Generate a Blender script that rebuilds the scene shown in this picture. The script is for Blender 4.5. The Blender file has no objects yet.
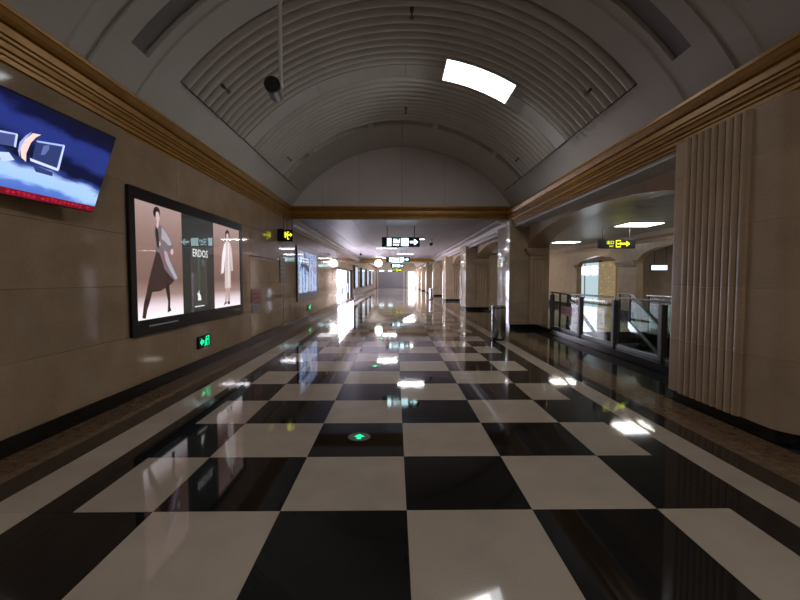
import bpy, bmesh, math, random
from mathutils import Vector, Matrix
random.seed(7)
PI = math.pi
C = bpy.context.scene.collection

# ------------------------------------------------------------------ camera, world, exposure
H = 1.4635
cam_d = bpy.data.cameras.new('camera')
cam = bpy.data.objects.new('camera', cam_d); C.objects.link(cam)
cam.location = (0, 0, H)
cam.rotation_euler = (PI/2 - 0.04972, 0, -0.01161)
cam_d.sensor_width = 36; cam_d.lens = 414.5/800*36; cam_d.clip_end = 300; cam_d.clip_start = 0.05
bpy.context.scene.camera = cam
w = bpy.data.worlds.new('world'); bpy.context.scene.world = w; w.use_nodes = True
w.node_tree.nodes['Background'].inputs[0].default_value = (.5, .55, .7, 1)
w.node_tree.nodes['Background'].inputs[1].default_value = 0.02
vs = bpy.context.scene.view_settings
vs.view_transform = 'Standard'; vs.look = 'None'; vs.gamma = 1; vs.use_curve_mapping = False
vs.exposure = 0.3

def area(name, loc, sx, sy, power, color=(1, .95, .88), rot=(0, 0, 0), label=None):
    l = bpy.data.lights.new(name, 'AREA'); l.shape = 'RECTANGLE'; l.size = sx; l.size_y = sy
    l.energy = power; l.color = color
    o = bpy.data.objects.new(name, l); C.objects.link(o); o.location = loc; o.rotation_euler = rot
    return o

# light levels, all in one place
E_PANEL, E_AISLE, E_BAR = 6, 7, 8
for yy, pw in ((7.83, 46), (-1.2, 62), (-6.5, 22)):                     # the vault's own light panels, one per bay
    a = math.radians(20)
    area('vault_lamp_light', (.2+3.9*math.sin(a), yy, 1.46+3.9*math.cos(a)), 1.2, .66, pw, (1, .95, .88), (0, a, 0))
for i, yy in enumerate((18.3, 23.7, 29.1, 34.6)):
    area('bar_lamp_light', (.69 if i % 2 == 0 else -.46, yy, 3.19), 1.15, .16, 30, (.95, .92, 1))
for yy in (2.2, 7.6, 13.0, 18.4, 23.8):
    area('aisle_lamp_light', (7.35, yy-.4, 3.06), 1.0, .6, 13, (1, .93, .82))
for yy in (49, 54, 59, 64.5):                                          # lit arcs on the right half of the farther vault
    area('far_light', (.2+3.8*math.sin(.45), yy, 1.46+3.8*math.cos(.45)), 2.6, .3, 380, (.96, .93, 1), (0, .45, 0))
area('far_light', (.2, 42, 3.2), 1.2, .6, 90, (1, .95, .9))  # added fill light, no known lamp here; brightens the far corridor
area('far_door_light', (2.78, 70.7, 1.4), 2.7, .9, 260, (.88, .85, 1), (-PI/2, 0, PI/2))

# ------------------------------------------------------------------ materials
def new_mat(name):
    m = bpy.data.materials.new(name); m.use_nodes = True
    return m, m.node_tree.nodes, m.node_tree.links, m.node_tree.nodes['Principled BSDF']

def stone(name, c1, c2, scale=6, fine=90, rough=.12, spec=.5, bump=0.0, bscale=1.2, fmix=.5, bdist=.01, detail=6, coat=0):
    m, n, l, p = new_mat(name)
    g = n.new('ShaderNodeNewGeometry')
    a = n.new('ShaderNodeTexNoise'); a.inputs['Scale'].default_value = scale; a.inputs['Detail'].default_value = detail
    b = n.new('ShaderNodeTexNoise'); b.inputs['Scale'].default_value = fine; b.inputs['Detail'].default_value = 2
    l.new(g.outputs['Position'], a.inputs['Vector']); l.new(g.outputs['Position'], b.inputs['Vector'])
    mx = n.new('ShaderNodeMix'); mx.data_type = 'FLOAT'; mx.inputs[0].default_value = fmix
    l.new(a.outputs[0], mx.inputs[2]); l.new(b.outputs[0], mx.inputs[3])
    r = n.new('ShaderNodeValToRGB'); r.color_ramp.elements[0].position = .33; r.color_ramp.elements[1].position = .67
    r.color_ramp.elements[0].color = (*c1, 1); r.color_ramp.elements[1].color = (*c2, 1)
    l.new(mx.outputs[0], r.inputs[0])
    oi = n.new('ShaderNodeObjectInfo')                      # each slab a little different in tone
    mr = n.new('ShaderNodeMapRange'); mr.inputs[3].default_value = .93; mr.inputs[4].default_value = 1.05
    l.new(oi.outputs['Random'], mr.inputs[0])
    hs = n.new('ShaderNodeHueSaturation'); l.new(r.outputs[0], hs.inputs['Color']); l.new(mr.outputs[0], hs.inputs['Value'])
    l.new(hs.outputs[0], p.inputs['Base Color'])
    p.inputs['Roughness'].default_value = rough; p.inputs['Specular IOR Level'].default_value = spec
    if coat: p.inputs['Coat Weight'].default_value = coat; p.inputs['Coat Roughness'].default_value = .03
    if bump:
        t = n.new('ShaderNodeTexNoise'); t.inputs['Scale'].default_value = bscale; t.inputs['Detail'].default_value = 2
        l.new(g.outputs['Position'], t.inputs['Vector'])
        bp = n.new('ShaderNodeBump'); bp.inputs['Strength'].default_value = bump; bp.inputs['Distance'].default_value = bdist
        l.new(t.outputs[0], bp.inputs['Height']); l.new(bp.outputs[0], p.inputs['Normal'])
        if coat: l.new(bp.outputs[0], p.inputs['Coat Normal'])
    return m

def paint(name, c, rough=.5, metal=0, spec=.5, var=.06, scale=3):
    m, n, l, p = new_mat(name)
    g = n.new('ShaderNodeNewGeometry')
    a = n.new('ShaderNodeTexNoise'); a.inputs['Scale'].default_value = scale; a.inputs['Detail'].default_value = 4
    l.new(g.outputs['Position'], a.inputs['Vector'])
    r = n.new('ShaderNodeValToRGB'); r.color_ramp.elements[0].position = .3; r.color_ramp.elements[1].position = .7
    r.color_ramp.elements[0].color = (*[x*(1-var) for x in c], 1); r.color_ramp.elements[1].color = (*[min(1, x*(1+var)) for x in c], 1)
    l.new(a.outputs[0], r.inputs[0]); l.new(r.outputs[0], p.inputs['Base Color'])
    p.inputs['Roughness'].default_value = rough; p.inputs['Metallic'].default_value = metal
    p.inputs['Specular IOR Level'].default_value = spec
    return m

def emit(name, c, s, rough=.3):
    m, n, l, p = new_mat(name)
    p.inputs['Base Color'].default_value = (*[x*.3 for x in c], 1)
    p.inputs['Emission Color'].default_value = (*c, 1); p.inputs['Emission Strength'].default_value = s
    p.inputs['Roughness'].default_value = rough
    return m

M = {}
M['white_tile'] = stone('beige_granite_floor', (.45, .385, .32), (.60, .52, .435), 3, 160, .05, .5, .25, 1.1, .6, .004)
M['black_tile'] = stone('black_granite_floor', (.006, .006, .007), (.013, .013, .014), 8, 200, .05, .42, .25, 1.1, .7, .004)
M['dark_band'] = stone('dark_brown_granite', (.018, .013, .011), (.035, .026, .022), 8, 160, .05, .5, .3, 1.1, .7, .004)
M['brown_band'] = stone('brown_marble', (.10, .06, .034), (.26, .17, .10), 14, 70, .07, .5, .3, 1.1, .5, .004)
M['grout'] = paint('dark_grout', (.03, .027, .024), .8)
M['wall'] = stone('polished_beige_marble_wall', (.34, .245, .16), (.45, .33, .225), 2.2, 40, .06, .45, .05, 1.5, .3, .003)
M['pillar'] = stone('honed_beige_marble_pillar', (.46, .335, .225), (.58, .435, .305), 3, 45, .32, .4, 0, 1, .35)
M['pillar_gloss'] = stone('polished_beige_marble_pillar', (.42, .32, .22), (.54, .42, .30), 3, 45, .1, .5, .1, 1.5, .3, .003)
M['plinth'] = stone('black_plinth_stone', (.005, .005, .005), (.012, .012, .012), 8, 120, .15)
M['gold'] = paint('gold_painted_cornice', (.36, .18, .035), .4, .3, .5, .12, 5)
M['plaster'] = paint('vault_plaster', (.60, .58, .56), .55, 0, .4, .05, 1.2)
M['metal_rib'] = paint('vault_metal_rib', (.60, .575, .54), .42, .2, .5, .05, 2)
M['dark_recess'] = paint('dark_recess', (.05, .05, .055), .6)
M['lunette'] = paint('lunette_panel', (.66, .61, .60), .5, 0, .4, .05, 1)
M['ceil_metal'] = paint('satin_metal_ceiling', (.46, .42, .45), .5, .2, .5, .05, 2)
M['crown'] = paint('pale_crown_moulding', (.55, .48, .47), .35, 0, .5)
M['steel'] = paint('brushed_steel', (.5, .5, .52), .25, 1, .5, .1, 20)
M['dark_steel'] = paint('dark_steel', (.12, .12, .125), .35, .8)
M['black'] = paint('black_casing', (.009, .009, .011), .3, 0, .35)
M['rubber'] = paint('black_rubber', (.012, .012, .012), .4)
M['white_metal'] = paint('white_painted_metal', (.75, .72, .65), .4)
M['grey_metal'] = paint('grey_painted_metal', (.26, .25, .26), .4, .3)
M['post'] = paint('dark_grey_post', (.12, .115, .115), .45, .3)
M['lamp'] = emit('lamp_diffuser', (.93, .96, 1), E_PANEL)
M['lamp_aisle'] = emit('aisle_diffuser', (1, .98, .94), E_AISLE)
M['lamp_bar'] = emit('bar_diffuser', (.97, .96, 1), E_BAR)
M['globe'] = emit('globe_glow', (1, .98, .95), 6)
M['yellow'] = emit('yellow_sign_light', (.85, .9, .02), 1.3)
M['whitesign'] = emit('white_sign_light', (.62, .93, 1), 3.2)
M['green'] = emit('green_sign_light', (.0, .95, .35), 1.2)
M['shop'] = emit('lit_shopfront', (.80, .82, 1), 3.2)
M['pane_soft'] = emit('soft_lit_pane', (.50, .66, .72), .75)
M['shop_warm'] = emit('lit_shop_panel', (.9, .8, .95), 2.0)
M['box_pale'] = emit('pale_lit_panel', (.62, .75, .95), 1.5)
M['strip'] = emit('bright_doorway', (.85, .86, 1), 5)
M['pink'] = paint('pink_notice', (.42, .2, .24), .5)
M['paper'] = paint('white_notice', (.42, .37, .34), .5)
M['red_ink'] = paint('red_ink', (.45, .05, .09), .5)
M['grey_ink'] = paint('grey_ink', (.28, .26, .28), .5)
def glass(name, c=(.85, .93, .92), rough=.0, ior=1.45):
    m, n, l, p = new_mat(name)
    t = n.new('ShaderNodeBsdfTransparent'); t.inputs[0].default_value = (*c, 1)
    g = n.new('ShaderNodeBsdfGlossy'); g.inputs['Roughness'].default_value = rough
    f = n.new('ShaderNodeFresnel'); f.inputs['IOR'].default_value = ior
    gm = n.new('ShaderNodeNewGeometry'); fr = n.new('ShaderNodeMath'); fr.operation = 'MULTIPLY_ADD'; fr.inputs[1].default_value = -1; fr.inputs[2].default_value = 1
    l.new(gm.outputs['Backfacing'], fr.inputs[0])             # reflect on the outer face only, so thin panes stay clear
    mu = n.new('ShaderNodeMath'); mu.operation = 'MULTIPLY'; l.new(f.outputs[0], mu.inputs[0]); l.new(fr.outputs[0], mu.inputs[1])
    mx = n.new('ShaderNodeMixShader'); l.new(mu.outputs[0], mx.inputs[0]); l.new(t.outputs[0], mx.inputs[1]); l.new(g.outputs[0], mx.inputs[2])
    l.new(mx.outputs[0], n['Material Output'].inputs[0])
    return m
M['glass'] = glass('clear_glass', ior=1.25)
M['cover_glass'] = glass('cover_glass', (.97, .97, .97))

# ------------------------------------------------------------------ mesh helpers
class MB:
    def __init__(s): s.v = []; s.f = []
    def add(s, vs_, fs):
        o = len(s.v); s.v += [tuple(q) for q in vs_]; s.f += [tuple(i+o for i in f) for f in fs]; return s
    def box(s, x0, x1, y0, y1, z0, z1, b=0):
        if b <= 0:
            return s.add([(x, y, z) for x in (x0, x1) for y in (y0, y1) for z in (z0, z1)],
                     [(0, 1, 3, 2), (4, 6, 7, 5), (0, 4, 5, 1), (2, 3, 7, 6), (0, 2, 6, 4), (1, 5, 7, 3)])
        bm = bmesh.new(); bmesh.ops.create_cube(bm, size=1)
        bmesh.ops.scale(bm, vec=(x1-x0, y1-y0, z1-z0), verts=bm.verts)
        bmesh.ops.translate(bm, vec=((x0+x1)/2, (y0+y1)/2, (z0+z1)/2), verts=bm.verts)
        bmesh.ops.bevel(bm, geom=bm.edges[:], offset=b, segments=1, affect='EDGES')
        bm.verts.index_update()
        s.add([v.co[:] for v in bm.verts], [[v.index for v in f.verts] for f in bm.faces]); bm.free(); return s
    def prism(s, pts, axis, a0, a1):
        """closed outline pts (2-D) pushed along an axis from a0 to a1"""
        def P(p, a): return {'x': (a, p[0], p[1]), 'y': (p[0], a, p[1]), 'z': (p[0], p[1], a)}[axis]
        n = len(pts)
        return s.add([P(p, a0) for p in pts]+[P(p, a1) for p in pts],
                     [tuple(range(n)), tuple(range(2*n-1, n-1, -1))]+[(i, i+n, (i+1) % n+n, (i+1) % n) for i in range(n)])
    def tube(s, p0, p1, r0, r1=None, n=12):
        r1 = r0 if r1 is None else r1
        p0, p1 = Vector(p0), Vector(p1); d = (p1-p0).normalized()
        u = d.orthogonal().normalized(); v = d.cross(u)
        a = [p0+(u*math.cos(2*PI*i/n)+v*math.sin(2*PI*i/n))*r0 for i in range(n)]
        b = [p1+(u*math.cos(2*PI*i/n)+v*math.sin(2*PI*i/n))*r1 for i in range(n)]
        return s.add(a+b, [tuple(range(n)), tuple(range(2*n-1, n-1, -1))]+[(i, (i+1) % n, (i+1) % n+n, i+n) for i in range(n)])
    def lathe(s, prof, loc=(0, 0, 0), n=24):
        k = len(prof); vs_ = []; fs = []
        for r, z in prof:
            for i in range(n): vs_.append((loc[0]+r*math.cos(2*PI*i/n), loc[1]+r*math.sin(2*PI*i/n), loc[2]+z))
        for j in range(k-1):
            for i in range(n): fs.append((j*n+i, j*n+(i+1) % n, (j+1)*n+(i+1) % n, (j+1)*n+i))
        fs.append(tuple(range(n-1, -1, -1))); fs.append(tuple((k-1)*n+i for i in range(n)))
        return s.add(vs_, fs)
    def sphere(s, c, r, n=12, m=8):
        pr = [(max(1e-4, r*math.sin(PI*j/m)), -r*math.cos(PI*j/m)) for j in range(m+1)]
        return s.lathe(pr, c, n)
    def arc_solid(s, prof, a0, a1, n=36, xc=.2, zc=1.46):
        """a profile of (y, radius) swept round the vault's axis from angle a0 to a1 (degrees from the crown)"""
        k = len(prof); vs_ = []; fs = []
        for i in range(n+1):
            a = math.radians(a0+(a1-a0)*i/n)
            for y, r in prof: vs_.append((xc+r*math.sin(a), y, zc+r*math.cos(a)))
        for i in range(n):
            for j in range(k): fs.append((i*k+j, i*k+(j+1) % k, (i+1)*k+(j+1) % k, (i+1)*k+j))
        fs.append(tuple(range(k))); fs.append(tuple(n*k+j for j in range(k-1, -1, -1)))
        return s.add(vs_, fs)
    def mesh(s, name, m, smooth=False, loc=(0, 0, 0)):
        me = bpy.data.meshes.new(name)
        me.from_pydata([(a-loc[0], b-loc[1], c-loc[2]) for a, b, c in s.v], [], s.f)
        bm = bmesh.new(); bm.from_mesh(me); bmesh.ops.recalc_face_normals(bm, faces=bm.faces); bm.to_mesh(me); bm.free()
        me.materials.append(m)
        if smooth:
            me.polygons.foreach_set('use_smooth', [True]*len(me.polygons))
            me.set_sharp_from_angle(angle=math.radians(35))
        return me
    def build(s, name, m, parent=None, smooth=False):
        """coordinates are world ones; a child is stored relative to its parent"""
        loc = wloc(parent) if parent else (0, 0, 0)
        o = bpy.data.objects.new(name, s.mesh(name, m, smooth, loc)); C.objects.link(o)
        if parent: o.parent = parent
        return o

def wloc(o):
    v = Vector((0, 0, 0))
    while o: v = v+o.location; o = o.parent
    return v

def tag(o, label=None, cat=None, group=None, kind=None):
    for k, v in (('label', label), ('category', cat), ('group', group), ('kind', kind)):
        if v: o[k] = v
    return o
def thing(name, loc, label, cat, group=None):
    o = bpy.data.objects.new(name, None); C.objects.link(o); o.location = loc; o.empty_display_size = .1
    return tag(o, label, cat, group)
def piece(name, me, parent, loc, rot=None):
    o = bpy.data.objects.new(name, me); C.objects.link(o); o.parent = parent
    o.location = Vector(loc)-wloc(parent)
    if rot: o.rotation_euler = rot
    return o
def copy_tree(o, parent=None):
    c = o.copy(); C.objects.link(c); c.parent = parent
    for ch in list(o.children): copy_tree(ch, c)
    return c
def copy_thing(o, dloc, label, group=None):
    c = copy_tree(o); c.location = o.location+Vector(dloc); c['label'] = label
    if group: c['group'] = group
    return c

def text_mesh(s, size, depth=.002):
    """lettering as a mesh lying in its own XY plane"""
    cu = bpy.data.curves.new('lettering', 'FONT'); cu.body = s; cu.size = size; cu.extrude = depth; cu.resolution_u = 2
    cu.align_x = 'CENTER'; cu.align_y = 'CENTER'
    o = bpy.data.objects.new('lettering', cu); C.objects.link(o)
    bpy.context.view_layer.update()
    me = bpy.data.meshes.new_from_object(o.evaluated_get(bpy.context.evaluated_depsgraph_get()))
    bpy.data.objects.remove(o); return me
def text_obj(name, s, size, m, parent, loc, rot, sx=1):
    me = text_mesh(s, size); me.materials.clear(); me.materials.append(m)
    o = piece(name, me, parent, loc, rot); o.scale = (sx, 1, 1); return o

XL, XR = -3.21, 3.37          # left wall face, right pillar face
YE = 12.6                     # where the vault ends
ZC = 3.25                     # flat ceiling

# ------------------------------------------------------------------ floor
floor = tag(MB().box(-3.6, 12.7, -9, 5.0, -.3, -.012).box(-3.6, 4.62, 5.0, 11.5, -.3, -.012).box(6.85, 12.7, 5.0, 11.5, -.3, -.012)
            .box(-3.6, 12.7, 11.5, 75, -.3, -.012).build('floor', M['grout']), kind='structure')
T = .8; X0 = .072; Y0 = 2.561; J = .0012
cols = [(-2.03, X0-1.6)]+[(X0+T*i, X0+T*(i+1)) for i in range(-2, 2)]+[(X0+1.6, 2.14)]
bands = [(-3.21, -2.82, 'brown_band'), (-2.82, -2.60, 'dark_band'), (-2.60, -2.27, 'white_tile'), (-2.27, -2.03, 'black_tile'),
         (2.14, 2.39, 'black_tile'), (2.39, 2.65, 'white_tile'), (2.65, 2.87, 'dark_band'), (2.87, 3.37, 'brown_band')]
cache = {}
def slab(wd, ln, mat, b=0):
    k = (round(wd, 4), round(ln, 4), mat)
    if k not in cache: cache[k] = MB().box(-wd/2+J, wd/2-J, -ln/2+J, ln/2-J, -.02, 0, b).mesh('tile', M[mat])
    return cache[k]
KN, KF, KB = -3, 27, 16
def rt(): return (random.uniform(-1, 1)*.0007, random.uniform(-1, 1)*.0007, 0)
for k in range(KN, KF):
    for j, (a, b) in enumerate(cols):
        piece('tile', slab(b-a, T, 'black_tile' if (j-3+k) % 2 == 0 else 'white_tile'), floor, ((a+b)/2, Y0+T*(k+.5), 0), rt())
for k in range(KN, KB):
    for a, b, m in bands:
        piece('border_tile', slab(b-a, T, m), floor, ((a+b)/2, Y0+T*(k+.5), 0), rt())
far = {'white_tile': MB(), 'black_tile': MB()}
for k in list(range(-14, KN))+list(range(KF, 84)):
    for j, (a, b) in enumerate(cols):
        far['black_tile' if (j-3+k) % 2 == 0 else 'white_tile'].box(a+J, b-J, Y0+T*k+J, Y0+T*(k+1)-J, -.02, 0)
for n, mb in far.items(): tag(mb.build('distant_tiles', M[n], floor), kind='stuff')
fb = {}
for k in list(range(-14, KN))+list(range(KB, 84)):
    for a, b, m in bands:
        if b-a > 0: fb.setdefault(m, MB()).box(a+J, b-J, Y0+T*k+J, Y0+T*(k+1)-J, -.02, 0)
for n, mb in fb.items(): tag(mb.build('distant_border_tiles', M[n], floor), kind='stuff')
M['aisle_dark'] = stone('dark_green_granite', (.010, .012, .010), (.022, .025, .021), 8, 120, .06, .5, .3, 1.1, .6, .004)
M['aisle_pale'] = stone('pale_aisle_floor', (.28, .25, .2), (.4, .36, .29), 4, 100, .06, .5, .3, 1.1, .6, .004)
sh = {}
def aisle(x0, x1, y0, y1, m):
    k = (round(x1-x0, 3), round(y1-y0, 3), m)
    if k not in sh: sh[k] = MB().box(-(x1-x0)/2+J, (x1-x0)/2-J, -(y1-y0)/2+J, (y1-y0)/2-J, -.02, 0).mesh('aisle_tile', M[m])
    piece('aisle_tile', sh[k], floor, ((x0+x1)/2, (y0+y1)/2, 0), rt())
y = 5.0
while y < 20: aisle(3.37, 4.15, y, y+.8, 'aisle_dark'); y += .8
for i in range(5):
    for j in range(12): aisle(4.6+i*.88, 4.6+(i+1)*.88, 11.5+j*.88, 11.5+(j+1)*.88, 'aisle_pale' if (i % 4) else 'aisle_dark')
for j in range(7): aisle(7.0, 8.0, 5+j*.93, 5.93+j*.93, 'aisle_pale'); aisle(8.0, 9.0, 5+j*.93, 5.93+j*.93, 'aisle_pale')
tag(MB().box(3.37, 4.6, 20.05, 73, -.02, 0).box(4.6, 9, 22.1, 73, -.02, 0).build('aisle_paving', M['aisle_pale'], floor), kind='stuff')

# ------------------------------------------------------------------ left wall with its marble slabs
wall = tag(MB().box(-3.6, XL-.022, -9, 9.2, 0, 3.6).box(-3.6, XL-.022, 9.2, 22.9, 0, 3.6).box(-3.6, XL-.022, 22.9, 31.6, 2.15, 3.6)
           .box(-3.6, XL-.022, 31.6, 73, 0, 3.6).build('wall_left', M['grout']), kind='structure')
zs = [.15, .76, 1.38, 2.0, 2.62, 3.25]
pc = {}
def panel(y0, y1, z0, z1):
    k = (round(y1-y0, 3), round(z1-z0, 3))
    if k not in pc: pc[k] = MB().box(0, .022, .0012, y1-y0-.0012, .0012, z1-z0-.0012, .002).mesh('stone_panel', M['wall'])
    piece('stone_panel', pc[k], wall, (XL-.022, y0, z0), (random.uniform(-1, 1)*.0006, 0, random.uniform(-1, 1)*.0006))
ys = [-8.8, -5.8, -2.8, .2, 3.2, 6.2, 9.2, 11.94]
y = 11.94
while y < 22: y += 2.74; ys.append(y)
ys[-1] = 22.9
for a, b in zip(ys[:-1], ys[1:]):
    for z0, z1 in zip(zs[:-1], zs[1:]):
        if abs(a-9.2) < .01 and z1 < 2.05: continue
        panel(a, b, z0, z1)
y = 31.6
while y < 72:
    for z0, z1 in zip(zs[:-1], zs[1:]): panel(y, y+3.3, z0, z1)
    y += 3.3
for z0, z1 in ((2.15, 2.62), (2.62, 3.25)):
    for q in range(3): panel(22.9+2.9*q, 22.9+2.9*(q+1), z0, z1)
base = tag(MB().box(XL-.02, XL+.012, -9, 9.2, 0, .15, .004).box(XL-.02, XL+.012, 9.2, 22.9, 0, .15, .004).box(XL-.02, XL+.012, 31.6, 73, 0, .15, .004)
           .build('baseboard_left', M['plinth']), kind='structure')
# flush stone-faced door in the wall, one dark gap round it
door = tag(MB().box(-3.5, XL-.035, 9.2, 11.94, .15, 2.0).build('door_1', M['dark_recess']), kind='structure')
for a, b in ((9.235, 10.57), (10.58, 11.915)):
    for z0, z1 in ((.17, .76), (.76, 1.38), (1.38, 1.985)):
        MB().box(XL-.035, XL-.006, a, b, z0+.0012, z1-.0012, .002).build('stone_panel', M['wall'], door)

# ------------------------------------------------------------------ cornices (gilded), crown mouldings
def cornice_profile(x, s, zb, zt, out):
    """stepped moulding section against a wall face at x, growing out in direction s"""
    h = zt-zb
    st = [(0, 0), (.10, 0), (.10, .08), (.22, .10), (.22, .20), (.30, .22), (.30, .29), (.42, .31), (.46, .42), (.56, .44), (.56, .50), (.66, .52), (.66, .66), (.58, .67), (.58, .71), (.74, .73),
          (.86, .80), (.95, .90), (1.0, .92), (1.0, 1.0), (0, 1.0)]
    return [(x+s*out*a, zb+h*b) for a, b in st]
pl = [(a, b) for a, b in cornice_profile(XL-.02, 1, 3.2, 3.62, .19)]
tag(MB().prism(pl, 'y', -9, YE).build('trim_1', M['gold']), kind='structure')
pr = [(3.7, 3.06)]+cornice_profile(3.48, -1, 3.06, 3.50, .17)[1:-1]+[(3.7, 3.50)]
tag(MB().prism(pr, 'y', -9, YE).build('trim_2', M['gold']), kind='structure')
pe = [(YE+.15-(a-0), b) for a, b in cornice_profile(0, 1, 3.25, 3.65, .24)]
tag(MB().prism(pe, 'x', XL, 3.62).build('trim_3', M['gold']), kind='structure')
# crown moulding of the low corridor ceiling
cl = [(XL-.05, 2.98), (XL+.05, 2.98), (XL+.05, 3.04), (XL+.14, 3.06), (XL+.20, 3.14), (XL+.20, 3.18), (XL+.31, 3.20), (XL+.31, 3.26), (XL-.05, 3.26)]
tag(MB().prism(cl, 'y', YE+.02, 36).build('trim_4', M['crown']), kind='structure')
cr = [(3.62, 2.95), (3.50, 2.95), (3.50, 3.03), (3.40, 3.05), (3.34, 3.14), (3.34, 3.18), (3.12, 3.20), (3.12, 3.26), (3.62, 3.26)]
tag(MB().prism(cr, 'y', YE+.02, 36).build('trim_5', M['crown']), kind='structure')
tag(MB().box(-3.2, 3.62, 36, 36.5, 3.0, 3.27).box(-3.2, 3.62, 35.9, 36, 3.18, 3.27).box(-3.2, 3.62, 35.95, 36.1, 3.06, 3.12).build('trim_6', M['gold']), kind='structure')

# ------------------------------------------------------------------ the vault
R = 3.99; XC = .2; ZV = 1.46
ceiling = tag(MB().arc_solid([(-9, R+.12), (-9, R+.4), (YE+.2, R+.4), (YE+.2, R+.12)], -62, 62, 48).build('ceiling', M['dark_recess'], smooth=True), kind='structure')
AP = 49.4
def strip(y0, y1, r, a0, a1, name='plaster_panel', m='plaster', n=24):
    return MB().arc_solid([(y0, r), (y0, R+.14), (y1, R+.14), (y1, r)], a0, a1, n).build(name, M[m], ceiling, True)
# plaster skirts beside the ribbed field and at its ends
SP = 58.5
strip(5.62, 12.3, R, -SP, -AP); strip(5.62, 12.3, R, AP, SP)
strip(12.3, YE+.1, R, -SP, SP, n=48)
# plain bays in front: raised transverse bands with two long air slots in each
def slot_bay(ys_):
    y0, s0, s1, y1 = ys_
    strip(y0, s0, R, -SP, SP, n=48); strip(s1, y1, R, -SP, SP, n=48)
    strip(s0, s1, R, -SP, -50); strip(s0, s1, R, -18, 18); strip(s0, s1, R, 50, SP)
    for sg in (-1, 1):
        MB().arc_solid([(s0+.02, R+.05), (s0+.02, R+.1), (s1-.02, R+.1), (s1-.02, R+.05)], *sorted((sg*18, sg*50)), 20).build('slot_panel', M['grey_metal'], ceiling, True)
slot_bay((4.38, 4.65, 4.97, 5.62))
slot_bay((2.9, 3.6, 3.92, 4.30))
# raised mouldings across the vault
def rib_band(y0, y1, d=.035):
    MB().arc_solid([(y0, R+.02), (y0+.03, R-d), (y1-.03, R-d), (y1, R+.02)], -SP, SP, 48).build('raised_band', M['plaster'], ceiling, True)
strip(4.30, 4.38, R+.03, -SP, SP, n=48)
rib_band(5.1, 5.35, .02); rib_band(4.05, 4.3, .02)
for y in (-6.6, .1):   # bays behind the camera carry on alike
    strip(y, y+2.8 if y > 0 else -.1, R, -SP, SP, n=36)
strip(-9, -6.6, R, -SP, SP, n=36)
# ribbed metal lining: each rib one arched strip
rp = [(-.074, R+.11), (-.074, R+.02), (-.058, R-.02), (-.03, R-.042), (0, R-.048), (.03, R-.042), (.058, R-.02), (.074, R+.02), (.074, R+.11)]
rib = MB().arc_solid(rp, -AP+.25, AP-.25, 40).mesh('metal_rib', M['metal_rib'], True)
for i in range(11): piece('metal_rib', rib, ceiling, (0, 5.76+i*.2, 0))
def smooth_band(y0, y1, r):
    for i in range(4):
        a0 = -AP+.25+i*(AP*2-.5)/4; a1 = a0+(AP*2-.5)/4
        MB().arc_solid([(y0, r), (y0, R+.1), (y1, R+.1), (y1, r)], a0+.05, a1-.05, 14).build('smooth_band', M['metal_rib'], ceiling, True)
smooth_band(7.875, 8.355, R-.015)
for i in range(11): piece('metal_rib', rib, ceiling, (0, 8.47+i*.2, 0))
smooth_band(10.60, 10.88, R+.09)     # the sunk channel
smooth_band(10.88, 12.28, R-.01)
for a in (-36, -12, 12, 36):
    strip(10.57, 10.90, R-.02, a-1, a+1, 'channel_clip', 'plaster', 2)
for a in (-37, -12, 12, 37):
    strip(7.86, 8.37, R-.022, a-.25, a+.25, 'joint_cover', 'plaster', 2)
# lunette wall above the end cornice
lp = [(XC+(R+.1)*math.sin(math.radians(a)), ZV+(R+.1)*math.cos(math.radians(a))) for a in range(-57, 58, 3)]
lun = tag(MB().prism(lp, 'y', YE+.12, YE+.3).box(XL-.1, 3.62, YE+.12, YE+.3, 3.27, 3.75).build('wall_end', M['dark_recess']), kind='structure')
xs = [-3.4, -2.2, -1.1, .2, 1.5, 2.6, 3.7]
for a, b in zip(xs[:-1], xs[1:]):
    pts = [(a+.003, 3.6)]+[(b-.003, 3.6)]
    n = 8
    top = []
    for i in range(n+1):
        x = b-.003-(b-a-.006)*i/n
        q = (R+.08)**2-(x-XC)**2
        top.append((x, max(3.61, ZV+math.sqrt(max(q, 0)))))
    MB().prism(pts+top, 'y', YE+.1, YE+.125).build('lunette_panel', M['lunette'], lun)

# vault light panel (curved, glowing) and its twins in the bays behind
def vault_light(y0, y1, label):
    t = thing('ceiling_light', (1.55, (y0+y1)/2, 5.15), label, 'light')
    MB().arc_solid([(y0-.03, R-.065), (y0-.03, R+.05), (y1+.03, R+.05), (y1+.03, R-.065)], 10.2, 29.8, 16).build('lamp_frame', M['white_metal'], t, True)
    MB().arc_solid([(y0, R-.07), (y0, R-.02), (y1, R-.02), (y1, R-.07)], 10.6, 29.4, 16).build('diffuser', M['lamp'], t, True)
vault_light(7.47, 8.2, 'glowing curved white light panel set in the ribbed vault')

# sprinkler heads on the vault
def sprinkler(y, a, label):
    a = math.radians(a); r = R-.04
    p = lambda q: (XC+q*math.sin(a), y, ZV+q*math.cos(a))
    t = thing('sprinkler', p(r), label, 'sprinkler', 'sprinkler heads on the vault')
    MB().tube(p(R), p(r-.03), .035, .02, 10).build('escutcheon', M['dark_steel'], t)
    MB().tube(p(r-.03), p(r-.10), .012, .012, 8).build('stem', M['dark_steel'], t)
    MB().tube(p(r-.10), p(r-.108), .035, .035, 10).build('deflector', M['dark_steel'], t)
sprinkler(6.32, -43.8, 'small dark sprinkler head low on the left side of the near ribbed vault')
sprinkler(6.34, 43.8, 'small dark sprinkler head low on the right side of the near ribbed vault')
sprinkler(9.9, -43.5, 'tiny dark sprinkler head low on the left of the far ribbed section')
sprinkler(9.9, 43.5, 'tiny dark sprinkler head low on the right of the far ribbed section')
sprinkler(9.81, .7, 'tiny dark sprinkler head at the crown of the far ribbed section')
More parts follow.
